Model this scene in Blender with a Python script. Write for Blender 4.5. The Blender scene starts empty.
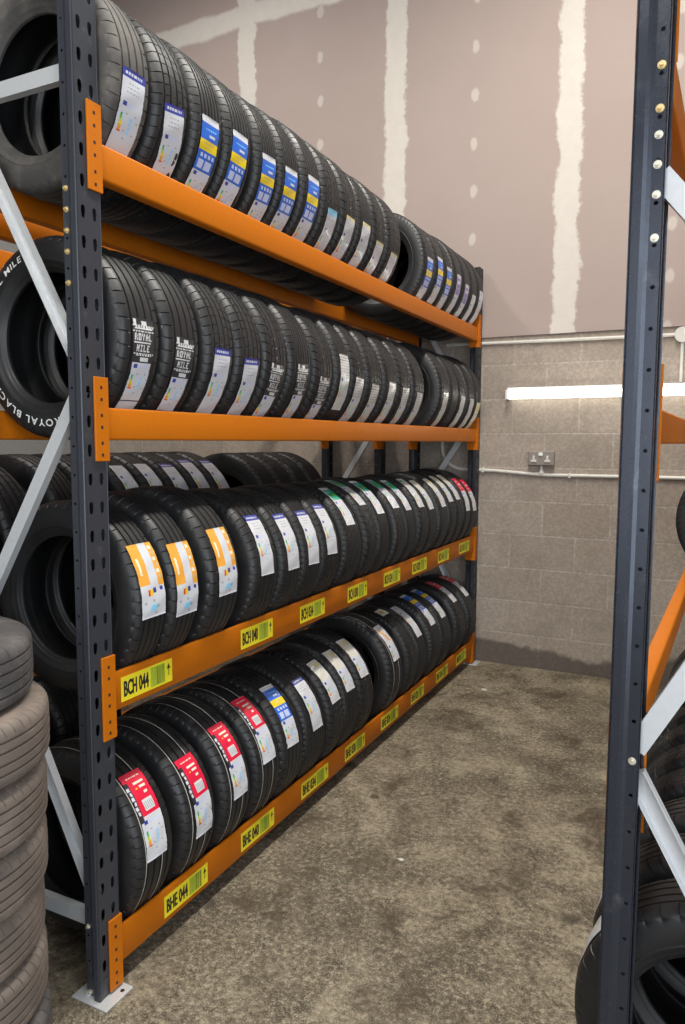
import bpy, bmesh, math, random
from mathutils import Vector, Matrix, Euler
rnd = random.Random(7)
PI = math.pi
sc = bpy.context.scene
C = sc.collection

# ------------------------------------------------------------------ helpers
def tag(o, label=None, cat=None, group=None, kind=None):
    if label: o['label'] = label
    if cat: o['category'] = cat
    if group: o['group'] = group
    if kind: o['kind'] = kind
    return o

def thing(name, label, cat, loc=(0, 0, 0), rotz=0, group=None):
    o = bpy.data.objects.new(name, None); C.objects.link(o)
    o.empty_display_size = .1
    o.location = loc; o.rotation_euler = (0, 0, rotz)
    return tag(o, label, cat, group)

def link(name, me, parent=None, loc=None, rot=None):
    o = bpy.data.objects.new(name, me); C.objects.link(o)
    if parent: o.parent = parent
    if loc is not None: o.location = loc
    if rot is not None: o.rotation_euler = rot
    return o

def mesh(name, bm, mats, smooth=None, recalc=True):
    if recalc: bmesh.ops.recalc_face_normals(bm, faces=bm.faces[:])
    me = bpy.data.meshes.new(name); bm.to_mesh(me); bm.free()
    for m in (mats if isinstance(mats, (list, tuple)) else [mats]): me.materials.append(m)
    if smooth is not None:
        me.polygons.foreach_set('use_smooth', [True] * len(me.polygons))
        me.set_sharp_from_angle(angle=math.radians(smooth))
    return me

def obj(name, bm, mats, parent=None, smooth=None, loc=None, rot=None, recalc=True):
    return link(name, mesh(name, bm, mats, smooth, recalc), parent, loc, rot)

def struct(name, bm, mats, smooth=None):
    o = obj(name, bm, mats, None, smooth); o['kind'] = 'structure'; return o

def box(bm, lo, hi, mi=0, bev=0, seg=2):
    lo, hi = Vector([min(a, b) for a, b in zip(lo, hi)]), Vector([max(a, b) for a, b in zip(lo, hi)])
    r = bmesh.ops.create_cube(bm, size=1.0)
    vs = r['verts']
    c = (lo + hi) / 2; d = hi - lo
    for v in vs: v.co = Vector((v.co.x * d.x + c.x, v.co.y * d.y + c.y, v.co.z * d.z + c.z))
    fs = set(f for v in vs for f in v.link_faces)
    for f in fs: f.material_index = mi
    if bev:
        es = list(set(e for v in vs for e in v.link_edges))
        rr = bmesh.ops.bevel(bm, geom=es, offset=bev, segments=seg, affect='EDGES', profile=.5)
        for f in rr['faces']: f.material_index = mi

def cyl(bm, p0, p1, r, n=12, mi=0, r2=None):
    p0, p1 = Vector(p0), Vector(p1); r2 = r if r2 is None else r2
    ax = (p1 - p0).normalized()
    u = ax.orthogonal().normalized(); w = ax.cross(u)
    a = [bm.verts.new(p0 + r * (math.cos(2*PI*i/n) * u + math.sin(2*PI*i/n) * w)) for i in range(n)]
    b = [bm.verts.new(p1 + r2 * (math.cos(2*PI*i/n) * u + math.sin(2*PI*i/n) * w)) for i in range(n)]
    fs = [bm.faces.new((a[i], a[(i+1) % n], b[(i+1) % n], b[i])) for i in range(n)]
    fs += [bm.faces.new(a[::-1]), bm.faces.new(b)]
    for f in fs: f.material_index = mi

def tube(bm, pts, r, n=8, mi=0):
    pts = [Vector(p) for p in pts]; rings = []
    up = Vector((0, 1, 0))
    for i, p in enumerate(pts):
        t = (pts[min(i+1, len(pts)-1)] - pts[max(i-1, 0)]).normalized()
        u = up.cross(t)
        if u.length < 1e-4: u = t.orthogonal()
        u.normalize(); w = t.cross(u)
        rings.append([bm.verts.new(p + r * (math.cos(2*PI*k/n) * u + math.sin(2*PI*k/n) * w)) for k in range(n)])
    for a, b in zip(rings, rings[1:]):
        for k in range(n):
            f = bm.faces.new((a[k], a[(k+1) % n], b[(k+1) % n], b[k])); f.material_index = mi
    bm.faces.new(rings[0][::-1]).material_index = mi; bm.faces.new(rings[-1]).material_index = mi

def quad(bm, pts, mi=0):
    f = bm.faces.new([bm.verts.new(p) for p in pts]); f.material_index = mi; return f

_txt = {}
def text_tris(s):
    """flat filled letters of s, unit size, as (verts, faces, width)"""
    if s in _txt: return _txt[s]
    cu = bpy.data.curves.new('t', 'FONT'); cu.body = s; cu.size = 1.0; cu.resolution_u = 2; cu.offset = .018
    o = bpy.data.objects.new('t', cu); C.objects.link(o)
    bpy.context.view_layer.update()
    me = o.to_mesh()
    vs = [v.co.copy() for v in me.vertices]; fs = [tuple(q.vertices) for q in me.polygons]
    o.to_mesh_clear(); bpy.data.objects.remove(o); bpy.data.curves.remove(cu)
    w = max((v.x for v in vs), default=.3)
    _txt[s] = (vs, fs, w); return _txt[s]

# ------------------------------------------------------------------ materials
class NT:
    def __init__(s, name):
        s.m = bpy.data.materials.new(name); s.m.use_nodes = True
        s.t = s.m.node_tree; s.p = s.t.nodes['Principled BSDF']; s.out = s.t.nodes['Material Output']
    def n(s, typ, **kw):
        x = s.t.nodes.new(typ)
        for k, v in kw.items():
            if k.startswith('i_'):
                key = k[2:]; key = int(key) if key.isdigit() else key.replace('_', ' ')
                s.set(x.inputs[key], v)
            else: setattr(x, k, v)
        return x
    def set(s, inp, v):
        if isinstance(v, bpy.types.NodeSocket): s.t.links.new(v, inp)
        else: inp.default_value = v
    def math(s, op, a, b=0.0, c=None, clamp=False):
        x = s.t.nodes.new('ShaderNodeMath'); x.operation = op; x.use_clamp = clamp
        s.set(x.inputs[0], a); s.set(x.inputs[1], b)
        if c is not None: s.set(x.inputs[2], c)
        return x.outputs[0]
    def mix(s, f, a, b, mode='MIX'):
        x = s.t.nodes.new('ShaderNodeMix'); x.data_type = 'RGBA'; x.blend_type = mode
        s.set(x.inputs['Factor'], f)
        for key, v in ((6, a), (7, b)):
            s.set(x.inputs[key], v if isinstance(v, bpy.types.NodeSocket) else (*v, 1) if len(v) == 3 else v)
        return x.outputs[2]
    def ramp(s, f, stops):
        x = s.t.nodes.new('ShaderNodeValToRGB'); e = x.color_ramp.elements
        while len(e) < len(stops): e.new(.5)
        for q, (p, c) in zip(e, stops):
            q.position = p; q.color = (*c, 1) if len(c) == 3 else c
        s.set(x.inputs[0], f); return x.outputs[0]
    def step(s, v, a, b):
        x = s.t.nodes.new('ShaderNodeMapRange'); x.interpolation_type = 'SMOOTHSTEP'
        s.set(x.inputs[0], v); s.set(x.inputs[1], a); s.set(x.inputs[2], b); return x.outputs[0]
    def coord(s, kind='Object'):
        return s.t.nodes.new('ShaderNodeTexCoord').outputs[kind]
    def noise(s, vec, scale, detail=4, rough=.6, out=0):
        x = s.n('ShaderNodeTexNoise'); s.set(x.inputs['Vector'], vec)
        x.inputs['Scale'].default_value = scale; x.inputs['Detail'].default_value = detail
        x.inputs['Roughness'].default_value = rough; return x.outputs[out]
    def sep(s, vec):
        x = s.n('ShaderNodeSeparateXYZ'); s.set(x.inputs[0], vec); return x.outputs
    def comb(s, a, b, c):
        x = s.n('ShaderNodeCombineXYZ')
        for i, v in enumerate((a, b, c)): s.set(x.inputs[i], v)
        return x.outputs[0]
    def bump(s, h, strength=.3, dist=.01):
        x = s.n('ShaderNodeBump'); x.inputs['Strength'].default_value = strength
        x.inputs['Distance'].default_value = dist
        s.set(x.inputs['Height'], h); s.t.links.new(x.outputs[0], s.p.inputs['Normal'])
    def base(s, c, rough=.6, metal=0., spec=.5):
        s.set(s.p.inputs['Base Color'], c if isinstance(c, bpy.types.NodeSocket) else (*c, 1))
        s.set(s.p.inputs['Roughness'], rough); s.set(s.p.inputs['Metallic'], metal)
        s.p.inputs['Specular IOR Level'].default_value = spec
        return s.m

def simple(name, c, rough=.6, metal=0., spec=.5, var=.12, scale=40.):
    t = NT(name); v = t.noise(t.coord(), scale, 3)
    a = tuple(x * (1 - var) for x in c); b = tuple(min(1, x * (1 + var)) for x in c)
    return t.base(t.mix(v, a, b), rough, metal, spec)

def m_rubber(name, c=(.013, .013, .014), dust=(.034, .032, .030), amt=.3, rough=.46):
    t = NT(name); co = t.coord()
    v = t.noise(co, 9, 5, .65)
    f = t.math('MULTIPLY', t.step(v, .42, .75), amt)
    g = t.noise(co, 300, 2)
    t.base(t.mix(f, c, dust), t.math('ADD', t.math('MULTIPLY', v, .3), rough - .15), 0, .5)
    t.bump(g, .08, .001)
    return t.m

def m_paint(name, c, worn, rough=.38, amt=.35, metal=0., spec=.5):
    t = NT(name); co = t.coord()
    v = t.noise(co, 14, 6, .7); w = t.noise(co, 70, 3)
    f = t.math('MULTIPLY', t.step(v, .58, .7), amt)
    col = t.mix(f, c, worn)
    col = t.mix(t.math('MULTIPLY', w, .35), col, tuple(x * .6 for x in c))
    t.base(col, t.math('ADD', t.math('MULTIPLY', v, .25), rough - .1), metal, spec)
    t.bump(w, .04, .001)
    return t.m

M = {}
M['rubber'] = m_rubber('tyre_rubber')
M['rubber_dusty'] = m_rubber('dusty_tyre_rubber', (.05, .046, .043), (.19, .165, .14), .55, .7)
M['rubber_worn'] = m_rubber('worn_tyre_rubber', (.14, .112, .094), (.25, .20, .165), .8, .75)
M['rubber_grey'] = m_rubber('grey_worn_tyre_rubber', (.065, .06, .06), (.17, .15, .14), .6, .7)
M['line'] = simple('tread_marking_line', (.42, .41, .37), .7)
M['letter'] = simple('white_rubber_lettering', (.75, .74, .70), .6)
M['orange'] = m_paint('orange_beam_paint', (.53, .142, .002), (.38, .095, .003), .48, .35, spec=.22)
M['slate'] = m_paint('slate_blue_upright_paint', (.038, .043, .058), (.14, .145, .15), .24, .45, .45)
M['slate_lit'] = m_paint('brightly_lit_slate_upright_paint', (.062, .067, .082), (.17, .17, .17), .30, .55, .4)  # slate copy with the near left upright's stronger light put into its colour
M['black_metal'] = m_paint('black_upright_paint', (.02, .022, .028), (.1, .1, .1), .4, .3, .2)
M['galv'] = m_paint('galvanised_steel', (.70, .71, .72), (.54, .55, .57), .34, .5, .35)
M['whitesteel'] = m_paint('pale_painted_steel', (.62, .63, .65), (.5, .5, .5), .4, .4, .2)
M['bolt'] = simple('zinc_bolt', (.70, .66, .55), .35, .7)
M['gold'] = simple('gold_passivated_bolt', (.72, .55, .27), .35, .6)
M['hole'] = simple('dark_recess', (.008, .008, .009), .9)
M['plastic'] = simple('white_pvc_conduit', (.62, .60, .55), .45)
M['socket'] = simple('grey_metal_socket', (.26, .225, .195), .6, .1)
M['white'] = simple('white_plastic', (.8, .8, .78), .4)
M['paint_white'] = simple('pale_wall_paint', (.46, .46, .45), .85)
M['debris'] = simple('dry_debris', (.10, .07, .045), .9)
M['chip'] = simple('pale_chip', (.55, .53, .48), .9)

M['liner'] = simple('black_inner_liner', (.0055, .0055, .006), .6, 0, .3)
M['side_wall'] = simple('grey_side_wall_paint', (.24, .24, .235), .85)

# label inks: one letter each
INK = {'w': (.60, .61, .65), 'n': (.035, .05, .30), 'b': (.02, .13, .58), 'y': (.86, .62, .01), 'l': (.25, .62, .86), 'k': (.03, .03, .04),
       'g': (.02, .36, .20), 'G': (.10, .45, .08), 'L': (.45, .62, .10), 'o': (.80, .35, .03), 'O': (.78, .36, .05), 'r': (.70, .012, .05),
       'R': (.72, .05, .02), 's': (.62, .63, .62), 'x': (.34, .35, .38), 'p': (.22, .17, .48), 'c': (.74, .72, .58), 't': (.55, .42, .22),
       'v': (.68, .62, .30), 'm': (.55, .60, .86)}
INKS = list(INK)
for k in INKS:
    t = NT('label_ink_' + k)
    t.base(INK[k], .28 if k in 'sw' else .34, 0, .5)
    t.p.inputs['Coat Weight'].default_value = .25
    M['ink_' + k] = t.m
M['yellow'] = simple('yellow_location_label', (.80, .66, .02), .5, var=.05)
M['lime'] = simple('yellow_green_barcode_ground', (.52, .62, .03), .5, var=.05)
M['blackink'] = simple('black_print', (.015, .015, .012), .6)
M['barink'] = simple('olive_barcode_print', (.20, .24, .03), .6)

# ---- concrete floor
t = NT('stained_concrete_floor'); co = t.coord()
warp = t.n('ShaderNodeVectorMath', operation='ADD', i_0=co, i_1=t.n('ShaderNodeVectorMath', operation='SCALE', i_0=t.noise(co, 3, 4, .6, 1), i_Scale=.35).outputs[0]).outputs[0]
big = t.noise(warp, 1.1, 6, .62); mid = t.noise(warp, 4.5, 7, .7); fine = t.noise(co, 55, 7, .8); grit = t.noise(co, 190, 4, .8)
col = t.ramp(mid, [(.30, (.042, .033, .022)), (.43, (.115, .09, .06)), (.55, (.22, .18, .125)), (.72, (.33, .28, .20))])
col = t.mix(t.step(big, .52, .70), col, (.13, .105, .075), 'MIX') if False else t.mix(t.math('MULTIPLY', t.step(big, .48, .62), .7), col, (.072, .056, .038))
col = t.mix(t.math('MULTIPLY', t.step(fine, .50, .62), .7), col, (.45, .385, .28))
col = t.mix(t.math('MULTIPLY', t.step(fine, .49, .38), .85), col, (.035, .027, .019))
col = t.mix(t.math('MULTIPLY', t.step(grit, .53, .62), .65), col, (.50, .45, .34))
vor = t.n('ShaderNodeTexVoronoi'); t.set(vor.inputs['Vector'], warp); vor.inputs['Scale'].default_value = 2.1
spot = t.step(vor.outputs['Distance'], .13, .05)
pat = t.noise(warp, 4.2, 8, .72)
col = t.mix(t.math('MULTIPLY', t.step(pat, .46, .68), .85), col, (.058, .040, .025))
col = t.mix(t.math('MULTIPLY', t.step(pat, .46, .30), .5), col, (.44, .38, .275))
col = t.mix(t.math('MULTIPLY', spot, .75), col, (.045, .036, .028))
t.base(col, t.math('ADD', t.math('MULTIPLY', mid, .3), .55), 0, .35)
t.bump(t.math('ADD', fine, t.math('MULTIPLY', grit, .6)), .35, .006)
M['floor'] = t.m

# ---- blockwork
t = NT('concrete_blockwork'); co = t.coord(); s = t.sep(co)
bk = t.n('ShaderNodeTexBrick'); t.set(bk.inputs['Vector'], t.comb(t.math('ADD', s[0], 9.87), t.math('ADD', s[2], .0028), 0.0))
bk.offset = .5; bk.offset_frequency = 2; bk.squash = 1
for k, v in (('Scale', 1.0), ('Mortar Size', .006), ('Mortar Smooth', .3), ('Bias', 0.), ('Brick Width', .42), ('Row Height', .2229)): bk.inputs[k].default_value = v
bk.inputs['Color1'].default_value = (.365, .305, .255, 1); bk.inputs['Color2'].default_value = (.42, .355, .30, 1); bk.inputs['Mortar'].default_value = (.46, .40, .345, 1)
n1 = t.noise(co, 55, 5, .8); n2 = t.noise(co, 5, 4, .6)
col = t.mix(t.math('MULTIPLY', t.step(n1, .40, .62), .5), bk.outputs['Color'], (.17, .14, .115))
col = t.mix(t.math('MULTIPLY', t.step(n1, .56, .70), .45), col, (.48, .43, .37))
col = t.mix(t.math('MULTIPLY', t.step(n2, .45, .7), .3), col, (.20, .165, .135))
edge = t.math('ADD', t.math('MULTIPLY', t.noise(co, 2.2, 4, .6), .30), -.02)
damp = t.step(t.math('SUBTRACT', s[2], edge), .035, -.01)
col = t.mix(t.math('MULTIPLY', damp, .72), col, (.055, .045, .04))
t.base(col, .92, 0, .25)
t.bump(t.math('ADD', t.math('MULTIPLY', n1, .5), t.math('MULTIPLY', bk.outputs['Fac'], -.7)), .5, .005)
M['block'] = t.m

# ---- plasterboard with taped joints and filled screw heads
t = NT('taped_plasterboard'); co = t.coord(); s = t.sep(co)
wob = t.math('MULTIPLY', t.math('SUBTRACT', t.noise(co, 5, 8, .75), .5), .17)
wob2 = t.math('MULTIPLY', t.math('SUBTRACT', t.noise(co, 3, 5, .7), .5), .10)
nz = t.noise(co, 12, 5, .7)
def strip(axis, c, hw):
    d = t.math('ABSOLUTE', t.math('SUBTRACT', t.math('ADD', axis, wob), c))
    return t.step(d, hw + .012, hw - .012)
tape = None
for c in (.52, -.64, -1.84, 1.72): 
    v = strip(s[0], c, .075); tape = v if tape is None else t.math('MAXIMUM', tape, v)
hz = t.step(t.math('ABSOLUTE', t.math('SUBTRACT', t.math('ADD', s[2], wob2), 4.63)), .095, .06)
hz = t.math('MULTIPLY', hz, t.step(s[0], -.95, -1.1))
tape = t.math('MAXIMUM', tape, hz)
dots = None
for c, ph in ((-.085, .0), (-1.22, .12), (1.12, .05)):
    dz = t.math('SUBTRACT', t.math('PINGPONG', t.math('ADD', s[2], .17 + ph), .15), 0.0)
    dx = t.math('SUBTRACT', t.math('ADD', s[0], t.math('MULTIPLY', wob, .25)), c)
    d = t.math('SQRT', t.math('ADD', t.math('MULTIPLY', dx, dx), t.math('MULTIPLY', t.math('MULTIPLY', dz, dz), .35)))
    v = t.step(t.math('ADD', d, t.math('MULTIPLY', t.math('SUBTRACT', nz, .5), .03)), .030, .018); dots = v if dots is None else t.math('MAXIMUM', dots, v)
col = t.mix(t.noise(co, 1.2, 4), (.335, .262, .235), (.40, .325, .295))
col = t.mix(t.math('MULTIPLY', t.step(nz, .55, .75), .25), col, (.30, .25, .225))
fill = t.mix(nz, (.55, .51, .46), (.68, .64, .58))
col = t.mix(t.math('MULTIPLY', dots, .5), col, fill); col = t.mix(t.math('MULTIPLY', tape, .85), col, fill)
t.base(col, .9, 0, .2)
t.bump(t.math('ADD', t.math('MULTIPLY', tape, .6), t.math('MULTIPLY', nz, .25)), .25, .004)
M['plaster'] = t.m

t = NT('fluorescent_glow')
t.p.inputs['Emission Color'].default_value = (1, .97, .86, 1); t.p.inputs['Emission Strength'].default_value = 9.
t.base((.9, .9, .88), .4)
M['glow'] = t.m
# ------------------------------------------------------------------ the setting
WY = 3.515                                     # back wall face
bm = bmesh.new(); box(bm, (-3.6, -6.0, -.2), (4.2, WY + .1, 0)); struct('floor', bm, M['floor'])
bm = bmesh.new(); box(bm, (-3.6, WY, 0), (4.2, WY + .2, 2.21)); struct('wall_back', bm, M['block'])
bm = bmesh.new(); box(bm, (-3.6, WY - .014, 2.185), (4.2, WY + .2, 5.4)); struct('wall_back_upper', bm, M['plaster'])
bm = bmesh.new(); box(bm, (-3.8, -6.0, 0), (-3.6, WY + .2, 5.4)); struct('wall_left', bm, M['side_wall'])
bm = bmesh.new(); box(bm, (4.2, -6.0, 0), (4.4, WY + .2, 5.4)); struct('wall_right', bm, M['paint_white'])
bm = bmesh.new(); box(bm, (-3.8, -6.0, 5.4), (4.4, WY + .2, 5.6)); struct('ceiling', bm, M['paint_white'])

# fluorescent batten on the back wall
lf = thing('fluorescent_light', 'lit white fluorescent batten fixed across the concrete block wall', 'light', (.177, WY, 1.806))
bm = bmesh.new(); box(bm, (0, -.045, -.012), (1.5, -.001, .045), 0, .004); obj('housing', bm, M['white'], lf)
bm = bmesh.new()
cyl(bm, (.02, -.062, -.004), (1.48, -.062, -.004), .024, 16)
obj('diffuser', bm, M['glow'], lf, 40)
for x in (0, 1.48):
    bm = bmesh.new(); box(bm, (x, -.09, -.032), (x + .02, -.001, .03), 0, .004); obj('end_cap', bm, M['white'], lf)

# conduits, junction box, socket
bm = bmesh.new()
cy = WY - .013
pts = [(3.6, cy, 1.287), (.9, cy, 1.289), (.45, cy, 1.288), (.3, cy, 1.296), (.1, cy, 1.310), (-.12, cy, 1.314)]
for i in range(1, 9):
    a = i / 8 * PI / 2
    pts.append((-.12 - .15 * math.sin(a), cy, 1.314 + .15 * (1 - math.cos(a))))
pts += [(-.275, cy, 1.7), (-.285, cy, 2.05)]
tube(bm, pts, .0115, 10)
for x, z in ((.02, 1.312), (.585, 1.288), (.9, 1.289), (1.3, 1.289), (-.272, 1.6)):
    box(bm, (x - .009, cy - .014, z - .016), (x + .009, WY - .001, z + .016), 0, .003)
o = obj('surface_mounted_conduit', bm, M['plastic'], None, 40)
tag(o, 'white plastic conduit running level across the blocks below the socket', 'conduit')
bm = bmesh.new()
tube(bm, [(-.25, cy, 2.15), (.4, cy, 2.143), (1.16, cy, 2.136)], .0105, 10)
o = obj('surface_mounted_conduit', bm, M['plastic'], None, 40)
tag(o, 'thin white conduit just under the plasterboard edge, ending at a round box', 'conduit')
jb = thing('junction_box', 'round white junction box on the block wall above the light', 'junction box', (1.205, WY, 2.134))
bm = bmesh.new(); cyl(bm, (0, -.001, 0), (0, -.034, 0), .045, 24); obj('lid', bm, M['plastic'], jb, 40)
bm = bmesh.new(); cyl(bm, (0, cy - WY, -.042), (0, cy - WY, -.275), .010, 10); obj('drop_conduit', bm, M['plastic'], jb, 40)

so = thing('wall_socket', 'grey metal double socket box on the block wall above the conduit', 'socket', (.407, WY, 1.397))
bm = bmesh.new(); box(bm, (-.082, -.045, -.047), (.082, -.001, .047), 0, .004); obj('back_box', bm, M['socket'], so)
bm = bmesh.new(); box(bm, (-.079, -.052, -.044), (.079, -.0455, .044), 0, .003); fp = obj('face_plate', bm, M['socket'], so)
for x in (-.043, .043):
    bm = bmesh.new(); box(bm, (x - .018, -.060, -.026), (x + .018, -.0525, -.010), 0, .003); box(bm, (x - .007, -.060, -.012), (x + .007, -.0525, .016), 0, .003)
    obj('outlet', bm, M['plastic'], fp)
bm = bmesh.new(); box(bm, (-.013, -.061, .014), (.013, -.0525, .036), 0, .003); obj('switch', bm, M['white'], fp)
bm = bmesh.new(); cyl(bm, (0, -.013, -.049), (0, -.013, -.098), .0105, 10); cyl(bm, (0, -.014, -.080), (0, -.014, -.098), .0125, 10, 0, .019); obj('conduit_spur', bm, M['plastic'], so, 40)

# ------------------------------------------------------------------ pallet racking
PITCH = .0725
def holed_strip(bm, P, w, z0, z1, hole, ph):
    """sheet strip a in 0..w, z0..z1 with one hole per pitch; P(a, z) gives the point"""
    n = int((z1 - z0 - ph) // PITCH)
    V = lambda a, z: bm.verts.new(P(a, z))
    if ph > 1e-4: bm.faces.new((V(0, z0), V(w, z0), V(w, z0 + ph), V(0, z0 + ph)))
    for i in range(n):
        a0, b0 = 0, z0 + ph + i * PITCH; b1 = b0 + PITCH; cz = (b0 + b1) / 2; ca = w / 2
        out = [(w, cz), (w, b1), (ca, b1), (0, b1), (0, cz), (0, b0), (ca, b0), (w, b0)]
        inn = [(ca + x, cz + y) for x, y in hole]
        ov = [V(*q) for q in out]; iv = [V(*q) for q in inn]
        for k in range(8): bm.faces.new((ov[k], ov[(k+1) % 8], iv[(k+1) % 8], iv[k]))
    zt = z0 + ph + n * PITCH
    if z1 - zt > 1e-4: bm.faces.new((V(0, zt), V(w, zt), V(w, z1), V(0, z1)))
SLOT = [(.0072, .002), (.0060, .0125), (0, .0165), (-.0060, .0125), (-.0072, .002), (-.0050, -.0125), (0, -.0165), (.0050, -.0125)]
ROUND = [(.0042 * math.cos(k * PI / 4), .0038 * math.sin(k * PI / 4)) for k in range(8)]
UW = .080
def upright_mesh(name, sg, H, mat, z_slot=.0245, z0=.006):
    """aisle face at x=0, body reaches to -sg*.07; y 0..UW"""
    bm = bmesh.new()
    X = lambda d: -sg * d
    ph1 = (z_slot - PITCH / 2 - z0) % PITCH; ph2 = (.035 - PITCH / 2 - z0) % PITCH
    f = lambda y0: (lambda a, z: (0, y0 + a, z))
    holed_strip(bm, f(.003), UW / 2 - .003, z0, H, SLOT, ph1); holed_strip(bm, f(UW / 2), UW / 2 - .003, z0, H, SLOT, ph1)
    for s in (0, 1):
        Y = (lambda y: y) if s == 0 else (lambda y: UW - y)
        for (d0, y0), (d1, y1) in (((0, .003), (.003, 0)), ((.003, 0), (.018, 0)), ((.018, 0), (.031, .010)), ((.052, .010), (.054, .012)), ((.054, .012), (.054, .022))):
            quad(bm, [(X(d0), Y(y0), z0), (X(d1), Y(y1), z0), (X(d1), Y(y1), H), (X(d0), Y(y0), H)])
        holed_strip(bm, lambda a, z: (X(.031 + a), Y(.010), z), .021, z0, H, ROUND, ph2)
    bmesh.ops.remove_doubles(bm, verts=bm.verts[:], dist=1e-5)
    bmesh.ops.recalc_face_normals(bm, faces=bm.faces[:])
    bmesh.ops.solidify(bm, geom=bm.faces[:], thickness=.0018)
    return mesh(name, bm, mat)

def beam_mesh(name, sg, y0, y1, h, mat, step=0):
    bm = bmesh.new()
    if step:
        pr = [(-.0005, -h + .004), (-.0005, -.004), (-.002, -.0012), (-.005, 0), (-.010, 0), (-.012, -.002), (-.012, -step), (-.037, -step), (-.040, -step - .003), (-.040, -h + .004), (-.036, -h), (-.0045, -h)]
        A = [bm.verts.new((x * sg, y0, z)) for x, z in pr]; B = [bm.verts.new((x * sg, y1, z)) for x, z in pr]
        k = len(pr)
        for i in range(k): bm.faces.new((A[i], A[(i+1) % k], B[(i+1) % k], B[i]))
        bm.faces.new(A[::-1]); bm.faces.new(B)
        return mesh(name, bm, mat, 50)
    box(bm, (-.0005 * sg, y0, -h), (-.040 * sg, y1, 0), 0, .006, 3)
    return mesh(name, bm, mat, 40)

def connector_mesh(name, sg, top, bot, far, mat):
    """hooked end plate; local y 0 is the beam end, plate reaches -y over the upright face"""
    e = -1 if far else 1
    bm = bmesh.new()
    box(bm, (.0008 * sg, -.046 * e, bot), (.007 * sg, .0015 * e, top), 0, .0012, 1)
    box(bm, (.0008 * sg, -.0022 * e, bot), (-.060 * sg, .0015 * e, top), 0, .001, 1)
    n = 3; L = top - bot
    for i in range(n):
        zc = bot + L * (.16 + .33 * i)
        for dz, tri in ((.012, 1), (-.018, 0)):
            z = zc + dz; y = -.024 * e
            box(bm, (.0065 * sg, y - .0035, z - .004), (.0074 * sg, y + .0035, z + .004), 1)
    return mesh(name, bm, [mat, M['hole']])

def channel(name, p0, p1, w, flange, mat, parent, back=1):
    """cold rolled C channel brace from p0 to p1 lying in an x-z plane; web faces -y"""
    p0, p1 = Vector(p0), Vector(p1); t = (p1 - p0).normalized(); n = Vector((-t.z, 0, t.x)); y = Vector((0, 1, 0))
    prof = [(-w/2, flange), (-w/2, 0), (w/2, 0), (w/2, flange)]
    prof_in = [(w/2 - .002, flange), (w/2 - .002, .002), (-w/2 + .002, .002), (-w/2 + .002, flange)]
    loop = [(a, b * back) for a, b in prof + prof_in]
    bm = bmesh.new()
    A = [bm.verts.new(p0 + n * a + y * b) for a, b in loop]; B = [bm.verts.new(p1 + n * a + y * b) for a, b in loop]
    k = len(loop)
    for i in range(k): bm.faces.new((A[i], A[(i+1) % k], B[(i+1) % k], B[i]))
    for S in (A, B):
        for q in ((0, 1, 6, 7), (1, 2, 5, 6), (2, 3, 4, 5)): bm.faces.new([S[i] for i in q])
    return obj(name, bm, mat, parent)

def bolt_mesh(mat):
    bm = bmesh.new(); cyl(bm, (0, .002, 0), (0, -.0045, 0), .0075, 6); cyl(bm, (0, -.0045, 0), (0, -.0095, 0), .0042, 8); cyl(bm, (0, .001, 0), (0, -.0015, 0), .0088, 12)
    return mesh('bolt', bm, mat)
BOLT, GOLD = bolt_mesh(M['bolt']), bolt_mesh(M['gold'])
BOLT.transform(Matrix.Scale(.85, 4)); GOLD.transform(Matrix.Scale(.85, 4))

def location_label(code, w, h):
    """yellow sticker: black code, barcode on lime ground, small arrow; reads along +y, faces +x"""
    bm = bmesh.new()
    box(bm, (.0, 0, 0), (.0006, w, h), 0)
    quad(bm, [(.0007, w*.55, .004), (.0007, w*.85, .004), (.0007, w*.85, h-.004), (.0007, w*.55, h-.004)], 2)
    vs, fs, tw = text_tris(code)
    sy = w * .47 / tw; sz = (h * .62) / .70
    v = [bm.verts.new((.0008, w*.04 + q.x * sy, h*.19 + q.y * sz)) for q in vs]
    for f in fs:
        try: bm.faces.new([v[i] for i in f]).material_index = 1
        except ValueError: pass
    # thicken the strokes a little with an offset copy
    v = [bm.verts.new((.00085, w*.045 + .0012 + q.x * sy, h*.19 + q.y * sz)) for q in vs]
    for f in fs:
        try: bm.faces.new([v[i] for i in f]).material_index = 1
        except ValueError: pass
    r = random.Random(code); y = w * .57
    while y < w * .83:
        b = r.choice((.0012, .002, .003))
        quad(bm, [(.0009, y, .007), (.0009, min(y + b, w*.84), .007), (.0009, min(y + b, w*.84), h-.007), (.0009, y, h-.007)], 3 if y < w * .68 else 1 if r.random() < .5 else 3)
        y += b + r.choice((.0016, .0024, .003))
    c = w * .925
    bm.faces.new([bm.verts.new(q) for q in ((.0008, c - .008, h*.60), (.0008, c + .008, h*.60), (.0008, c, h*.84))]).material_index = 1
    quad(bm, [(.0008, c - .0022, h*.30), (.0008, c + .0022, h*.30), (.0008, c + .0022, h*.62), (.0008, c - .0022, h*.62)], 3)
    return mesh('location_label', bm, [M['yellow'], M['blackink'], M['lime'], M['barink']], None, False)

def foot_mesh(sg):
    bm = bmesh.new(); box(bm, (.037 * sg, -.014, 0), (-.088 * sg, .088, .006), 0, .0015, 1)
    cyl(bm, (.022 * sg, .062, .006), (.022 * sg, .062, .0068), .006, 10, 1)
    cyl(bm, (-.05 * sg, .012, .006), (-.05 * sg, .012, .016), .008, 6, 0)
    return mesh('foot_plate', bm, [M['galv'], M['hole']])

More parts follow.
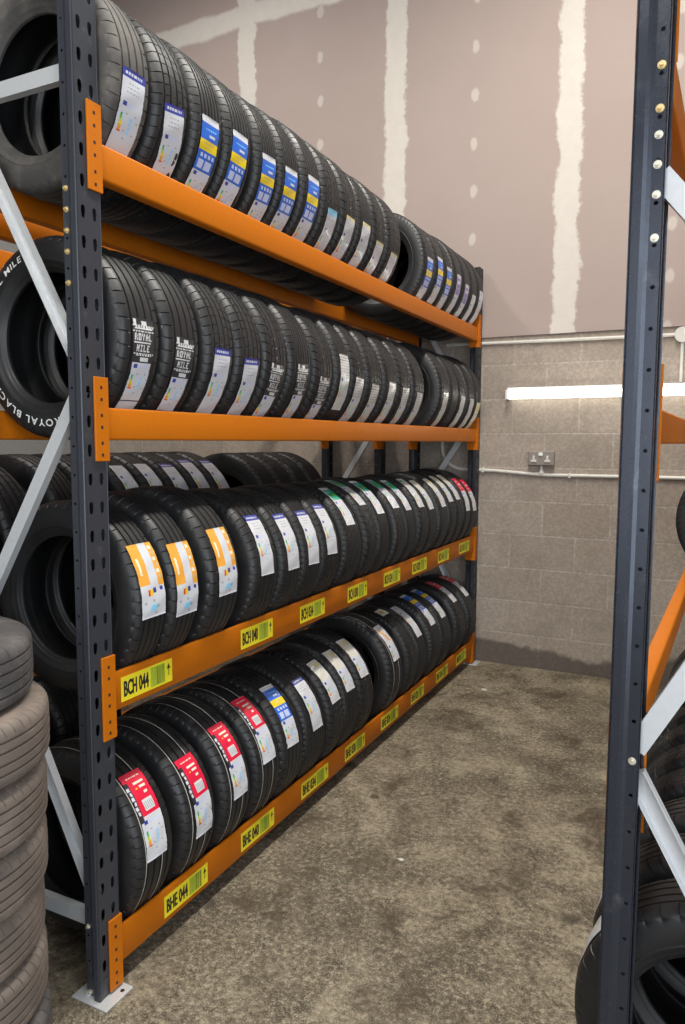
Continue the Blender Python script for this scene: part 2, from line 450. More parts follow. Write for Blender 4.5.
def rack(label, loc, rotz, sg, L, depth, H, levels, braces, horiz, bolts=(), gold=(), umat='slate', rear_umat='black_metal', codes=None, near_braces='galv', foot=True, bw=.036, opn=1, step=0):
    """levels: (top z, beam height, connector top above beam top, connector bottom below beam top)"""
    t = thing('pallet_rack', label, 'racking', loc, rotz, 'pallet racks')
    um = {}
    for iy, y in enumerate((0, L - UW)):
        for ix, (x, s2) in enumerate(((0, sg), (-depth * sg, -sg))):
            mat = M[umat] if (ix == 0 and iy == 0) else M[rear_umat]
            key = (s2, mat.name)
            if key not in um: um[key] = upright_mesh('upright', s2, H, mat)
            u = link('upright', um[key], t, (x, y, 0))
            if foot: link('foot_plate', foot_mesh(s2), u)
            if iy == 0 and ix == 0:
                for z in bolts: link('bolt', BOLT, u, (-.0415 * sg, .009, z))
                for z in gold: link('bolt', GOLD, u, (-.0415 * sg, .009, z))
    for il, (zt, h, ct, cb) in enumerate(levels):
        for ix, (x, s2) in enumerate(((0, sg), (-depth * sg, -sg))):
            b = link('beam', beam_mesh('beam', s2, UW + .0045, L - UW - .0045, h, M['orange'], .033 if step and h > .1 else 0), t, (x, 0, zt))
            link('connector', connector_mesh('connector', s2, ct, -cb, False, M['orange']), b, (0, UW + .0022, 0))
            link('connector', connector_mesh('connector', s2, ct, -cb, True, M['orange']), b, (0, L - UW - .0022, 0))
            if codes and ix == 0 and codes.get(il):
                for code, y0, y1, zc in codes[il]:
                    link('location_label', location_label(code, y1 - y0, .068 if il == 2 else .066), b, (.0002, y0, zc))
    # bracing between the flanges of each frame
    for iy, yb in enumerate((.030, L - UW + .030)):
        xf, xr = -.044 * sg, -(depth - .044) * sg
        mat = M[near_braces] if iy == 0 else M['galv']
        for k, (za, zb) in enumerate(braces):
            channel('brace', (xf, yb + (0 if k % 2 == opn else .022), za), (xr, yb + (0 if k % 2 == opn else .022), zb), bw, .022, mat, t, 1 if k % 2 == opn else -1)
        for z in horiz: channel('brace', (xf, yb - .0005, z), (xr, yb - .0005, z), .040, .022, mat, t)
    return t

codes = {2: [('BCH ' + c, a, b, -.088) for c, (a, b) in zip(('044', '040', '034', '030', '024', '020', '014', '010'), [(.108, .318), (.673, .875), (1.074, 1.276), (1.491, 1.69), (1.886, 2.094), (2.266, 2.484), (2.676, 2.872), (3.072, 3.285)])],
         3: [('BHE ' + c, a, b, -.086) for c, (a, b) in zip(('044', '040', '034', '030', '024', '020', '014', '010'), [(.263, .474), (.663, .878), (1.082, 1.31), (1.47, 1.678), (1.869, 2.088), (2.272, 2.468), (2.675, 2.888), (3.054, 3.262)])]}
ZT = {1: 2.236, 2: 1.584, 3: .885, 4: .17}
LL, DEP = 3.475, .47
lv = [(2.236, .087, .085, .125), (1.584, .083, .075, .137), (.885, .106, .052, .172), (.170, .105, .044, .158)]
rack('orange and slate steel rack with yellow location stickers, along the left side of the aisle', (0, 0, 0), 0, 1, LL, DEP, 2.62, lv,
     [(1.69, 2.36), (1.63, 1.04), (.27, 1.03)], [.207, 2.394], bolts=(.205, .017), gold=(2.11, 2.06, 2.01, 1.96, 1.885), umat='slate_lit', codes=codes, step=1)
rack('shadowed rack with dark uprights, behind the left rack by the side wall', (-.68, 0, 0), 0, 1, LL, DEP, 2.62, lv,
     [(1.69, 2.36), (1.63, 1.04), (.27, 1.03)], [.207, 2.394], umat='black_metal')
R2 = (1.2435, .088, 0); A2 = -math.radians(1.75)
rack('steel rack with a worn dark upright in the right foreground', R2, A2, -1, 3.3, .47, 2.75,
     [(2.275, .085, .16, .092), (1.572, .075, .075, .145), (.955, .075, .02, .228)],
     [(.915, 1.62), (.865, .17), (1.975, 1.5)], [2.6], bolts=(.90, 2.035, 1.985, 1.934, 1.860), gold=(2.151, 2.079), near_braces='whitesteel', bw=.038, opn=0)

# ------------------------------------------------------------------ tyres
TR, TW = .275, .155
def tyre_mesh(name, mats, pitches=52, slant=.35, shoulder=(.0435, .071), depth=.0035, centre=0., ribs=None, lines=(), deep=.0055, gw=.0034):
    """one tyre: axis along y, radius TR, section width TW; grooves, sipes, sidewall and inner liner all in the mesh"""
    R = TR
    grooves = ribs or (.0135, .0385)
    half = [(0., 0., 0)]                                    # (y, drop below crown, sipe weight)
    crown = lambda y: .55 * y * y
    for g in grooves:
        half += [(g - gw - .003, crown(g), 2), (g - gw, crown(g), 0), (g - gw + .001, crown(g) + deep, 0), (g + gw - .001, crown(g) + deep, 0), (g + gw, crown(g), 0), (g + gw + .003, crown(g), 2)]
    y = grooves[-1] + gw + .004
    half += [(.0495, crown(.0495), 1), (.055, .0025, 1), (.061, .0055, 1), (.0665, .0105, 1), (.0700, .0165, .6), (.0722, .022, 0)]
    half += [(.0745, .030, 0), (.0768, .042, 0), (.0775, .052, 0), (.0772, .060, 0), (.0762, .0655, 0), (.0770, .0675, 0), (.0762, .0705, 0), (.0725, .0755, 0), (.0675, .083, 0), (.0665, .0865, 0), (.0650, .088, 0), (.0605, .0925, 0), (.0595, .0955, 0), (.0560, .0985, 0), (.049, .0990, 0)]
    half += [(.0465, .0965, 0), (.050, .086, 0), (.060, .070, 0), (.066, .052, 0), (.064, .034, 0), (.055, .020, 0), (.035, .0135, 0)]
    prof = half[::-1][:-1]
    prof = [(-a, b, c) for a, b, c in half[1:]][::-1] + half
    mats = list(mats) + [M['liner']]; li = len(mats) - 1; inner = {id(q) for q in half[-8:]}
    bm = bmesh.new(); rings = []
    st = [(0., 0), (.045, 1), (.075, 1), (.12, 0), (.56, 0)]
    if pitches <= 0: st = [(0., 0)]; pitches = 96
    ss = []
    for k in range(pitches):
        for f, d in st: ss.append(((k + f) / pitches * 2 * PI, d))
    for ang, d in ss:
        ring = []
        for y, b, wt in prof:
            r = R - b
            if d and wt:
                if wt == 2: r -= depth * centre
                elif shoulder[0] <= abs(y) <= shoulder[1]: r -= depth * wt
            a = ang + (slant * (abs(y) - .03) if wt and abs(y) < .073 else (slant * .042 if abs(y) >= .073 or b > .02 else 0))
            ring.append(bm.verts.new((r * math.cos(a), y, r * math.sin(a))))
        rings.append(ring)
    n = len(prof); m = len(rings)
    for i in range(m):
        A, B = rings[i], rings[(i + 1) % m]
        for j in range(n):
            k = (j + 1) % n
            f = bm.faces.new((A[j], B[j], B[k], A[k]))
            ym = (prof[j][0] + prof[k][0]) / 2
            if prof[j][1] > .0125 and prof[k][1] > .0125 and max(abs(prof[j][0]), abs(prof[k][0])) < .0665 and not (prof[j][1] > .082 and prof[k][1] > .082 and abs(ym) > .0507): f.material_index = li
            if lines and prof[j][1] < .008 and prof[k][1] < .008 and any(abs(ym - q) < .0016 for q in lines): f.material_index = 1
    return mesh(name, bm, mats, 32)

RUB, LIN = M['rubber'], M['line']
TY = {'A': tyre_mesh('tyre_touring', [RUB], 48, .5),
      'B': tyre_mesh('tyre_sport', [RUB], 60, -.7, centre=.7),
      'C': tyre_mesh('tyre_ribbed', [RUB], 70, .2, depth=.0022, ribs=(.0075, .024, .0405)),
      'D': tyre_mesh('tyre_lined', [RUB, LIN], 56, .6, lines=(-.043, .0185), ribs=(.0125, .0375)),
      'E': tyre_mesh('tyre_directional', [RUB], 54, 1.3, centre=.8, ribs=(.016, .037)),
      'W': tyre_mesh('tyre_worn', [M['rubber_worn']], 66, .9, depth=.003, centre=.0, deep=.006, gw=.0036, ribs=(.0135, .036)),
      'G': tyre_mesh('tyre_grey', [M['rubber_grey']], 44, .9, depth=.0035, centre=.6, deep=.006, gw=.0034),
      'H': tyre_mesh('tyre_dusty', [M['rubber_dusty']], 48, .5)}

# ---- paper labels, drawn cell by cell on a strip that follows the tread
W_ = 24
def grid(rows, c='w'): return [[c] * W_ for _ in range(rows)]
def fill(g, x0, y0, x1, y1, c):
    for y in range(max(0, y0), min(len(g), y1)):
        for x in range(max(0, x0), min(W_, x1)): g[y][x] = c
FONT = {'R': '110101110101101', 'O': '111101101101111', 'Y': '101101010010010', 'A': '010101111101101', 'L': '100100100100111', 'M': '101111111101101', 'I': '111010010010111', 'E': '111100110100111', ' ': '000000000000000',
        'B': '110101110101110', 'C': '111100100100111', 'K': '101101110101101'}
def word(g, x, y, s, c):
    for ch in s:
        b = FONT[ch]
        for i in range(15):
            if b[i] == '1': fill(g, x + i % 3, y + i // 3, x + i % 3 + 1, y + i // 3 + 1, c)
        x += 4
def dashes(g, x0, x1, y, c, seed):
    r = random.Random(seed); x = x0
    while x < x1:
        n = r.choice((1, 2, 2, 3)); fill(g, x, y, min(x + n, x1), y + 1, c); x += n + 1
def energy(g, y, h, seed=1):
    """tyre energy label: blue flag and title, coloured rating bars, blue wave block"""
    fill(g, 3, y + 1, 7, y + 4, 'n'); dashes(g, 8, 20, y + 2, 'm', seed); dashes(g, 8, 17, y + 3, 'm', seed + 1)
    hh = max(7, int(h * .38)); y0 = y + 9
    cols = 'gGLyOoR'
    for i in range(hh):
        k = min(6, i * 7 // max(1, hh)); fill(g, 3, y0 + i, 5 + k // 3, y0 + i + 1, cols[k])
    for i in range(hh - 1):
        fill(g, 13, y0 + i + 1, 15 + i % 2, y0 + i + 2, 'l' if i % 3 else 'm')
    for x, yy in ((8, y0 - 1), (17, y0 - 1), (20, y0 + 3), (9, y0 + hh - 2), (18, y0 + hh - 1), (11, y0 + hh + 3)): fill(g, x, yy, x + 2, yy + 1, 'x')
    if y0 + hh + 6 < len(g): dashes(g, 3, 12, y0 + hh + 6, 's', seed + 3)
def design(t):
    if t == 'FW':
        g = grid(62); fill(g, 0, 0, W_, 6, 'n'); dashes(g, 3, 21, 2, 'w', 3); dashes(g, 3, 21, 3, 'w', 3)
        for i, y in enumerate((9, 12, 15)): dashes(g, 7 - i, 18, y, 'x', 5 + i)
        energy(g, 21, 36, 2); dashes(g, 2, 12, 59, 's', 8); return g, 45, .080
    if t == 'BY':
        g = grid(70); fill(g, 0, 5, W_, 18, 'b'); dashes(g, 6, 20, 9, 'l', 2); fill(g, 11, 13, 19, 15, 'w')
        fill(g, 0, 18, W_, 26, 'y'); dashes(g, 5, 19, 20, 't', 4); dashes(g, 8, 15, 23, 't', 5)
        fill(g, 0, 26, W_, 42, 'b')
        for x in (4, 9, 14, 19): fill(g, x, 28, x + 3, 31, 'm')
        fill(g, 3, 33, 10, 40, 'm'); fill(g, 12, 33, 21, 40, 'm')
        energy(g, 42, 28, 7); return g, 52, .080
    if t == 'WB':
        g = grid(58); fill(g, 0, 0, W_, 6, 'l'); energy(g, 18, 36, 4); dashes(g, 4, 20, 10, 'x', 3); return g, 46, .076
    if t == 'GY':
        g = grid(62); fill(g, 0, 0, W_, 2, 'k'); fill(g, 0, 2, W_, 5, 'v'); dashes(g, 4, 20, 9, 'x', 5); dashes(g, 4, 20, 12, 'x', 6); energy(g, 20, 38, 9); return g, 46, .076
    if t == 'PU':
        g = grid(66); fill(g, 2, 5, 22, 30, 'p'); fill(g, 6, 9, 18, 14, 'w'); dashes(g, 4, 20, 20, 'w', 5); energy(g, 34, 28, 6); return g, 50, .07
    if t == 'WH':
        g = grid(60); dashes(g, 4, 20, 4, 'x', 5); dashes(g, 4, 17, 7, 'x', 6); energy(g, 14, 36, 5); return g, 46, .075
    if t == 'RM':
        g = grid(70, 'k'); fill(g, 1, 1, 4, 6, 's'); fill(g, 10, 2, 16, 5, 's'); dashes(g, 0, W_, 5, 's', 2); dashes(g, 3, W_, 6, 's', 4); fill(g, 2, 7, 22, 8, 's'); dashes(g, 0, W_, 9, 's', 3)
        word(g, 2, 11, 'ROYAL', 's'); fill(g, 1, 17, 20, 18, 's'); word(g, 4, 19, 'MILE', 's'); dashes(g, 1, 23, 25, 's', 7); dashes(g, 4, 22, 26, 's', 9); fill(g, 9, 28, 18, 31, 's')
        fill(g, 1, 32, W_ - 2, 70, 'w'); energy(g, 32, 30, 3); fill(g, 0, 62, W_, 63, 'k'); fill(g, 2, 65, 18, 69, 's'); return g, 53, .080
    if t == 'SV':
        g = grid(60, 's'); 
        for y in range(0, 24, 3): dashes(g, 0, W_, y, 'k' if y < 9 else 'x', y + 2)
        energy(g, 24, 32, 4); return g, 48, .078
    if t == 'YE':
        g = grid(50, 'c'); fill(g, 2, 4, 22, 14, 'v'); dashes(g, 3, 20, 20, 'x', 2); return g, 38, .075
    if t == 'OR':
        g = grid(60); fill(g, 0, 0, 10, 34, 'O'); fill(g, 18, 0, W_, 36, 'O'); fill(g, 3, 12, 5, 26, 'c')
        for i in range(6): fill(g, 19 + i % 2, 3 + i * 5, 22 + i % 2, 6 + i * 5, 'ct'[i % 2])
        for y in range(6, 30, 3): fill(g, 13 + (y // 12), y, 14 + (y // 12), y + 2, 'm')
        fill(g, 1, 34, 9, 37, 's'); energy2(g, 38); return g, 43, .096
    if t == 'GR':
        g = grid(60); fill(g, 3, 5, W_, 24, 'g'); fill(g, 4, 9, 15, 11, 'l'); fill(g, 9, 14, 20, 19, 'G'); dashes(g, 4, 20, 21, 'l', 3); energy(g, 26, 32, 5); return g, 45, .076
    if t == 'SL':
        g = grid(58, 's'); fill(g, 2, 3, 14, 8, 'g'); 
        for y in range(9, 30, 4): dashes(g, 2, 22, y, 'x', y)
        energy(g, 30, 26, 4); return g, 42, .076
    if t == 'YW':
        g = grid(58); 
        for y in range(2, 28, 3): dashes(g, 1, 20, y, 'v', y); dashes(g, 3, 23, y + 1, 'c', y + 5)
        fill(g, 12, 4, 22, 10, 'v'); energy(g, 30, 26, 6); return g, 42, .080
    if t == 'RW':
        g = grid(60); fill(g, 0, 0, W_, 26, 'r'); fill(g, 4, 6, 14, 8, 'w'); fill(g, 8, 12, 20, 15, 'w'); dashes(g, 4, 20, 20, 'c', 3); energy(g, 28, 28, 2); return g, 47, .078
    if t == 'RD':
        g = grid(70); fill(g, 0, 0, W_, 36, 'r'); fill(g, 0, 7, 4, 40, 'k')
        for i, y in enumerate(range(11, 34, 4)): fill(g, 0 + i % 2, y, 3, y + 3, 'w')
        dashes(g, 5, 21, 4, 'c', 4); fill(g, 9, 9, 20, 11, 'c'); fill(g, 13, 13, 20, 15, 'c'); fill(g, 15, 18, 19, 20, 'c'); fill(g, 9, 14, 11, 15, 'y')
        fill(g, 9, 24, 20, 33, 's'); 
        for x in range(10, 19, 2): fill(g, x, 26, x + 1, 32, 'x')
        energy(g, 38, 32, 3); return g, 53, .082
    if t == 'OW':
        g = grid(52); 
        for i in range(20): fill(g, 3 + i // 2 + (i % 3), 6 + i, 9 + i // 2 + (i % 4), 7 + i, 'o' if i % 4 else 't')
        energy(g, 30, 22, 4); return g, 40, .078
    if t == 'TN':
        g = grid(14, 'c'); fill(g, 6, 4, 18, 9, 't'); return g, 12, .080
def energy2(g, y):
    fill(g, 7, y, 9, y + 5, 'R'); fill(g, 9, y, 12, y + 5, 'y'); fill(g, 12, y - 1, 15, y + 3, 'n'); fill(g, 19, y - 1, 22, y + 2, 'n')
    fill(g, 9, y + 12, 15, y + 16, 'l'); fill(g, 8, y + 14, 13, y + 17, 'l')
    for x, yy in ((3, y + 9), (11, y + 8), (15, y + 13), (13, y + 18)): fill(g, x, yy, x + 2, yy + 2, 'x')

_lab = {}
def label_mesh(t):
    if t in _lab: return _lab[t]
    g, arc, w = design(t)
    used = sorted(set(c for r in g for c in r)); idx = {c: i for i, c in enumerate(used)}
    n = len(g); bm = bmesh.new(); rr = random.Random(t)
    wob = [rr.uniform(-.0012, .0012) for _ in range(n + 1)]
    V = []
    for i in range(n + 1):
        a = -math.radians(arc) * i / n
        row = []
        for j in range(W_ + 1):
            y = -w / 2 + w * j / W_ + wob[i] * .6
            r = TR + .0014 - .40 * y * y + .0006 * math.sin(i * .35 + j * .2)
            if i in (0, n): r += .0012
            row.append(bm.verts.new((r * math.cos(a), y, r * math.sin(a))))
        V.append(row)
    for i in range(n):
        for j in range(W_):
            f = bm.faces.new((V[i][j], V[i+1][j], V[i+1][j+1], V[i][j+1])); f.material_index = idx[g[i][j]]
    me = mesh('paper_label', bm, [M['ink_' + c] for c in used], 180, False)
    _lab[t] = me; return me

def put_label(tyre, t, theta, sw, flip=False, tilt=0.):
    o = link('paper_label', label_mesh(t), tyre)
    m = Matrix.Rotation(-math.radians(theta), 4, 'Y') @ Matrix.Rotation(math.radians(tilt), 4, 'X')
    if flip: m = Matrix.Rotation(PI, 4, 'Z') @ m
    o.matrix_basis = Matrix.Diagonal((1, 1 / sw, 1, 1)) @ m
    return o

ORD = 'first second third fourth fifth sixth seventh eighth ninth tenth eleventh twelfth thirteenth fourteenth fifteenth sixteenth seventeenth eighteenth nineteenth twentieth'.split()
LOOK = {'FW': 'blue-topped white sticker', 'BY': 'blue and yellow sticker', 'WB': 'pale blue and white sticker', 'GY': 'dark-topped white sticker', 'PU': 'purple and white sticker', 'WH': 'plain white sticker',
        'RM': 'silver-lettered white sticker', 'SV': 'glossy silver sticker', 'NO': None, 'YE': 'cream sticker', 'OR': 'orange and white sticker', 'GR': 'green and white sticker', 'SL': 'silvery green sticker',
        'YW': 'yellowish white sticker', 'RW': 'red and white sticker', 'RD': 'red sticker over white', 'OW': 'orange-scrawled white sticker', 'TN': 'small tan sticker'}
SHELF = {1: 'left rack top shelf', 2: 'left rack second shelf', 3: 'left rack third shelf', 4: 'left rack bottom shelf'}

def tyre(kind, loc, R, width, label, group, spin, rot=(0, 0, 0)):
    o = link('tyre', TY[kind], None, loc)
    s = R / TR; w = width / TW
    o.scale = (s, w, s); o.rotation_mode = 'XYZ'
    o.rotation_euler = rot
    tag(o, label, 'tyre', group)
    return o

TAB=[(1,0.168,0.2734,0,-40,'FW'),
       (1,0.327,0.2726,-4,-39,'FW'),
       (1,0.488,0.2744,1,-39,'BY'),
       (1,0.644,0.2729,4,-39,'BY'),
       (1,0.809,0.2724,2,-39,'BY'),
       (1,0.951,0.2744,2,-39,'BY'),
       (1,1.105,0.2775,5,-40,'BY'),
       (1,1.265,0.2768,-9,-39,'WB'),
       (1,1.423,0.2766,-5,-39,'GY'),
       (1,1.58,0.2733,-1,-39,'GY'),
       (1,1.728,0.2752,-10,-39,'GY'),
       (1,1.901,0.2737,-12,-39,'GY'),
       (1,2.369,0.273,4,-38,'BY'),
       (1,2.534,0.2726,12,-38,'BY'),
       (1,2.68,0.2733,7,-39,'BY'),
       (1,2.842,0.2776,4,-39,'PU'),
       (1,3.0,0.277,-1,-39,'PU'),
       (1,3.154,0.2768,-8,-39,'WH'),
       (1,3.298,0.2768,2,-38,'WH'),
       (2,0.183,0.2732,9,-39,'RM'),
       (2,0.354,0.2739,3,-42,'RM'),
       (2,0.531,0.2758,0,-43,'FW'),
       (2,0.689,0.2764,-3,-44,'FW'),
       (2,0.851,0.2771,-3,-43,'RM'),
       (2,1.025,0.2773,0,-45,'RM'),
       (2,1.208,0.2725,-5,-43,'RM'),
       (2,1.375,0.2756,15,-29,'SV'),
       (2,1.518,0.276,-2,-43,'SV'),
       (2,1.686,0.275,-5,-43,'SV'),
       (2,1.883,0.2731,0,-43,'SV'),
       (2,2.049,0.2748,-3,-44,'SV'),
       (2,2.248,0.2725,-5,-44,'SV'),
       (2,2.645,0.2776,-1,-44,'SV'),
       (2,2.82,0.2772,-2,-44,'NO'),
       (2,2.973,0.2753,-1,-43,'SV'),
       (2,3.16,0.2738,-2,-44,'SV'),
       (2,3.298,0.2775,-7,-44,'YE'),
       (3,0.195,0.278,36,-6,'OR'),
       (3,0.333,0.285,30,-9,'OR'),
       (3,0.53,0.287,34,-4,'OR'),
       (3,0.777,0.278,43,2,'FW'),
       (3,0.958,0.2745,42,-1,'FW'),
       (3,1.117,0.2756,41,-2,'FW'),
       (3,1.276,0.2746,45,3,'FW'),
       (3,1.487,0.273,66,17,'GR'),
       (3,1.671,0.2738,82,26,'GR'),
       (3,1.809,0.2769,69,21,'GR'),
       (3,2.027,0.2723,73,22,'GR'),
       (3,2.165,0.2723,68,18,'GR'),
       (3,2.343,0.2758,64,20,'SL'),
       (3,2.481,0.2737,60,17,'YW'),
       (3,2.679,0.2752,59,16,'YW'),
       (3,2.837,0.2748,63,21,'YW'),
       (3,2.975,0.2741,64,21,'YW'),
       (3,3.113,0.278,51,9,'RW'),
       (3,3.264,0.2732,50,3,'RW'),
       (4,0.196,0.2745,52,0,'RD'),
       (4,0.404,0.2732,44,-10,'RD'),
       (4,0.599,0.2758,51,0,'RD'),
       (4,0.793,0.2737,61,12,'RD'),
       (4,0.967,0.2741,59,10,'BY'),
       (4,1.142,0.2765,51,9,'FW'),
       (4,1.324,0.2739,59,20,'YW'),
       (4,1.472,0.2754,60,22,'YW'),
       (4,1.629,0.2774,63,27,'YW'),
       (4,1.968,0.282,56,17,'OW'),
       (4,2.214,0.2724,78,66,'TN'),
       (4,2.352,0.2734,71,30,'WH'),
       (4,2.575,0.2766,79,31,'BY'),
       (4,2.765,0.2757,80,41,'BY'),
       (4,3.059,0.2734,84,28,'RW'),
       (4,3.298,0.274,82,34,'RW')]
rows = {}
for q in TAB: rows.setdefault(q[0], []).append(q)
KINDS = {1: 'ABCCCCCBECEBCABCEAB', 2: 'AABBECECEBCEBBCEBC', 3: 'AAABBCBCECBCEBCBEAC', 4: 'DDDDACECEDECCCEC'}
first_roof = {}
for r, lst in rows.items():
    n = len(lst)
    for i, (_, Y, R, ta, tb, t) in enumerate(lst):
        gl = Y - lst[i-1][1] if i else 2 * (Y - .088); gr = lst[i+1][1] - Y if i < n - 1 else 2 * (LL - UW - .004 - Y)
        w = max(.118, min(.170, min(gl, gr) - .005))
        zc = ZT[r] + math.sqrt(R * R - .195 ** 2) + .0015 - (.032 if r > 2 else 0)
        look = LOOK[t]
        lab = ('black tyre with %s, %s from near upright, %s' % (look, ORD[i], SHELF[r])) if look else 'black tyre without a sticker, %s from near upright, %s' % (ORD[i], SHELF[r])
        k = KINDS[r][i]
        if r == 1 and i == 0: k = 'H'
        o = tyre(k, (-.235, Y, zc), R, w, lab, 'tyres on the %s' % SHELF[r], 0, (0, 0, rnd.uniform(-.004, .004)))
        # spin each tyre so sipes differ, labels compensate
        spin = rnd.uniform(0, 2 * PI); o.rotation_euler.y = spin
        if t != 'NO':
            l = put_label(o, t, ta + math.degrees(spin), w / TW, tilt=rnd.uniform(-2.5, 2.5) if (r, i) != (1, 1) else 7.)
        first_roof[(r, i)] = (o, spin, w)

# white raised lettering on the near sidewall of the second shelf's first tyre
def sidewall_text(tyre, spin, s, r0, size, mid_deg, squash=1.0):
    """letters read clockwise seen from -y, tops outward, centred on mid_deg (seen from -y: 0 = +x, 90 = up)"""
    bm = bmesh.new(); tot = 0; ws = []
    for ch in s:
        if ch == ' ': ws.append(size * .45); continue
        ws.append(text_tris(ch)[2] * size * 1.25 + size * .16)
    a = math.radians(mid_deg) + sum(ws) / 2 / r0
    prof = [(.190, .0618), (.200, .0730), (.2095, .0768), (.222, .0775), (.233, .0768), (.245, .0745)]
    def ysurf(r):
        for (ra, ya), (rb, yb) in zip(prof, prof[1:]):
            if r <= rb: return ya + (yb - ya) * max(0, (r - ra) / (rb - ra))
        return prof[-1][1]
    for ch, w in zip(s, ws):
        if ch != ' ':
            vs, fs, _ = text_tris(ch)
            def P(q, off):
                r = r0 + q.y * size; th = a - q.x * size * 1.25 / r0
                return (r * math.cos(th), -ysurf(r) - off, r * math.sin(th))
            top = [bm.verts.new(P(q, .0016)) for q in vs]
            for f in fs:
                try: bm.faces.new([top[i] for i in f])
                except ValueError: pass
        a -= w / r0
    o = obj('sidewall_lettering', bm, M['letter'], tyre, None, None, None, True)
    o.matrix_basis = Matrix.Rotation(-spin, 4, 'Y')
    o['label'] = 'white raised lettering'
o, spin, w = first_roof[(2, 0)]
sidewall_text(o, spin, 'ROYAL MILE', .2215, .026, 137)
sidewall_text(o, spin, 'ROYAL BLACK', .2215, .028, 247)

# tyres on the rear rack, seen over the third shelf and between the lower shelves
rear3 = [(.55, 'NO', 0), (.70, 'NO', 0), (.885, 'WH', 57), (1.03, 'WH', 58), (1.18, 'FW', 57), (1.33, 'FW', 62), (1.475, 'FW', 60)]
for i, (Y, t, th) in enumerate(rear3):
    R = .315; w = .138
    zc = .885 + math.sqrt(R * R - .195 ** 2) + .0015
    o = tyre('ABCDE'[i % 3], (-.68 - .235, Y, zc), R, w, None, 'tyres on the rear rack', 0)
    tag(o, ['large black tyre on the rear rack, first behind the lower middle shelf', 'large black tyre on the rear rack, second behind the lower middle shelf', 'large shadowed tyre with white sticker on rear rack, nearer of two such',
        'large shadowed tyre with white sticker on rear rack, farther of two such', 'large shadowed tyre with blue-topped sticker on rear rack, nearest of three', 'large shadowed tyre with blue-topped sticker on rear rack, middle of three', 'large shadowed tyre with blue-topped sticker on rear rack, farthest of three'][i])
    if t != 'NO': put_label(o, t, th, w / TW)
for i, Y in enumerate((1.9, 2.07, 2.24, 2.41)):
    R = .31; zc = .885 + math.sqrt(R * R - .195 ** 2) + .0015
    tyre('CBA'[i % 3], (-.68 - .235, Y, zc), R, .155, 'large dark tyre on the rear rack, %s of four past the gap' % ORD[i], 'tyres on the rear rack', 0)
for i, Y in enumerate((.17, .335)):
    R = .31; zc = .885 + math.sqrt(R * R - .195 ** 2) + .0015
    if i < 2: tyre('AB'[i], (-.68 - .235, Y, zc), R, .155, 'large dark tyre at the near end of the rear rack, %s in line' % ORD[i], 'tyres on the rear rack', 0)
for i, Y in enumerate((.19, .36, .53, .70)):
    R = .30; zc = .17 + math.sqrt(R * R - .195 ** 2) + .0015
    tyre('AEBC'[i], (-.68 - .235, Y, zc), R, .155, 'dark tyre on the lowest level of the rear rack, %s from its near end' % ORD[i], 'tyres on the rear rack', 0)

# worn tyres stacked flat on the floor in front of the rack
stack = [('G', .0, 0, 0), ('W', -.012, .004, .02), ('W', -.014, .003, -.01), ('W', .006, .0, .015), ('W', .021, -.008, -.01), ('W', .026, .0, .02), ('G', .004, -.01, -.02)]
names = ['bottom', 'second from bottom', 'third from bottom', 'middle', 'third from top', 'second from top', 'topmost']
names = ['lowest, grey tyre of the worn stack on the floor', 'pale worn tyre lying second from the bottom of the floor stack', 'pale worn tyre lying third from the bottom of the floor stack', 'pale worn tyre lying in the very middle of the floor stack',
         'pale worn tyre lying third from the top of the floor stack', 'dusty pale worn tyre just under the topmost one in the floor stack', 'topmost darker worn tyre of the floor stack beside the left rack']
SX, SY, SH = -.204, -.352, .152
for i, (k, dx, dy, tilt) in enumerate(stack):
    R = .283 if i != 6 else .274
    tyre(k, (SX + dx, SY + dy, SH * (i + .5) + .001), R, SH - .001, names[i], 'worn tyres stacked on the floor', 0, (PI / 2, 0, rnd.uniform(0, 6)))

# tyres on the right rack: a row standing on the floor, and a few on its third level
d2 = Vector((math.sin(-A2), math.cos(A2), 0)); n2 = Vector((math.cos(A2), math.sin(A2), 0)); o2 = Vector(R2)
for i in range(12):
    R = .292; w = .158
    c = o2 + n2 * .222 + d2 * (.185 + .21 * i); c.z = R + .001
    t = tyre('EBAC'[i % 4] if i else 'A', c, R, w, ('black tyre with torn white sticker, nearest on the floor under the right rack' if i == 0 else 'black tyre standing on the floor under the right rack, %s from the front' % ORD[i]), 'tyres on the floor under the right rack', 0, (0, 0, A2))
    sp = rnd.uniform(0, 6.28); t.rotation_euler.y = sp
    if i in (0, 1): put_label(t, 'WH', (47 if i == 0 else 45) - math.degrees(sp), w / TW, True)
for i in range(5):
    R = .285
    c = o2 + n2 * .235 + d2 * (2.2 + .17 * i); c.z = .955 + math.sqrt(R * R - .195 ** 2) + .002
    tyre('BAC'[i % 3], c, R, .158, 'black tyre on the middle level of the right rack, %s from the front' % ORD[i], 'tyres on the middle level of the right rack', 0, (0, 0, A2))

# bits on the floor
def bit(x, y, r, flat, m, label, cat, name):
    bm = bmesh.new(); bmesh.ops.create_icosphere(bm, subdivisions=2, radius=r)
    for v in bm.verts:
        v.co *= 1 + rnd.uniform(-.25, .25); v.co.x *= 1.5; v.co.z = max(v.co.z * flat, -r * flat * .5)
    o = obj(name, bm, m, None, 60, (x, y, r * flat * .5)); tag(o, label, cat)
bit(.181, 1.393, .014, .35, M['debris'], 'dark dry scrap lying on the concrete floor in mid aisle', 'debris', 'floor_scrap')
bit(.218, 2.933, .011, .5, M['chip'], 'pale chip on the floor near the far foot of the left rack', 'debris', 'stone_chip')
bit(.458, 1.003, .008, .5, M['chip'], 'tiny pale chip on the open floor nearer the camera', 'debris', 'stone_chip')

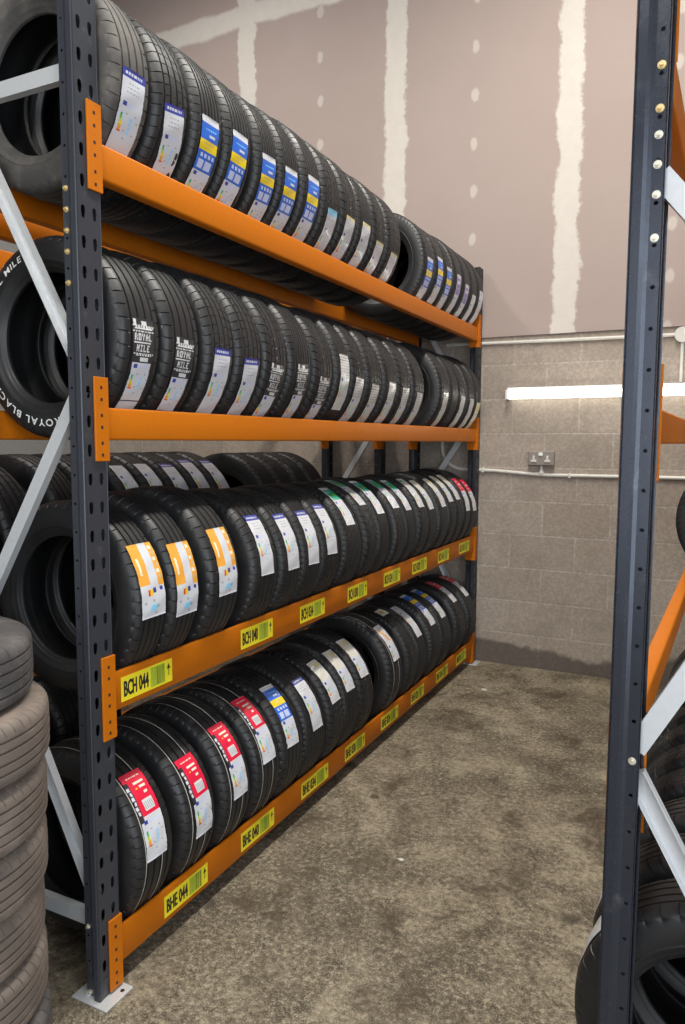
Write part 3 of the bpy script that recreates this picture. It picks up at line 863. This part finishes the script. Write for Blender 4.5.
# ------------------------------------------------------------------ light
def area(name, loc, target, sx, sy, e, col):
    l = bpy.data.lights.new(name, 'AREA'); l.shape = 'RECTANGLE'; l.size = sx; l.size_y = sy; l.energy = e; l.color = col
    o = bpy.data.objects.new(name, l); C.objects.link(o); o.location = loc
    o.rotation_euler = (Vector(target) - Vector(loc)).to_track_quat('-Z', 'Y').to_euler(); return o
area('door_daylight', (2.2, -5.6, 2.0), (.5, 1.2, 1.2), 4.0, 3.4, 170, (.88, .94, 1.0))
area('side_door_daylight', (4.12, -1.9, 1.6), (0, -1.2, 1.3), 3.0, 3.0, 190, (.80, .90, 1.0))
area('unseen_overhead_light', (.9, .9, 4.9), (.9, .9, 0), .25, 3.0, 190, (1, .96, .88))
area('unseen_overhead_light', (.9, -2.6, 4.9), (.9, -2.6, 0), .25, 3.0, 110, (1, .96, .88))
area('unseen_overhead_light', (-1.9, 1.2, 4.9), (-1.9, 1.6, 0), .25, 2.4, 75, (1, .96, .9))  # added lamp without a known fixture, brightens the upper left wall
w = bpy.data.worlds.new('World'); sc.world = w; w.use_nodes = True
w.node_tree.nodes['Background'].inputs[0].default_value = (.75, .85, 1, 1); w.node_tree.nodes['Background'].inputs[1].default_value = .25

# ------------------------------------------------------------------ camera
cam = bpy.data.cameras.new('Camera'); co = bpy.data.objects.new('Camera', cam); C.objects.link(co); sc.camera = co
Rv, Uv, Fv = Vector((.89431069, .4474291, .00394822)), Vector((-.04612412, .08340775, .99544749)), Vector((-.44506286, .89042145, -.09522971))
m = Matrix.Identity(4)
for i in range(3): m[i][0], m[i][1], m[i][2] = Rv[i], Uv[i], -Fv[i]
m[0][3], m[1][3], m[2][3] = 1.39524, -1.35428, 1.5
co.matrix_world = m
cam.sensor_fit = 'VERTICAL'; cam.sensor_height = 24; cam.lens = 738.298 / 1024 * 24; cam.clip_start = .02
vs = sc.view_settings
vs.view_transform = 'Standard'; vs.look = 'None'; vs.gamma = 1; vs.use_curve_mapping = False; vs.exposure = -0.10
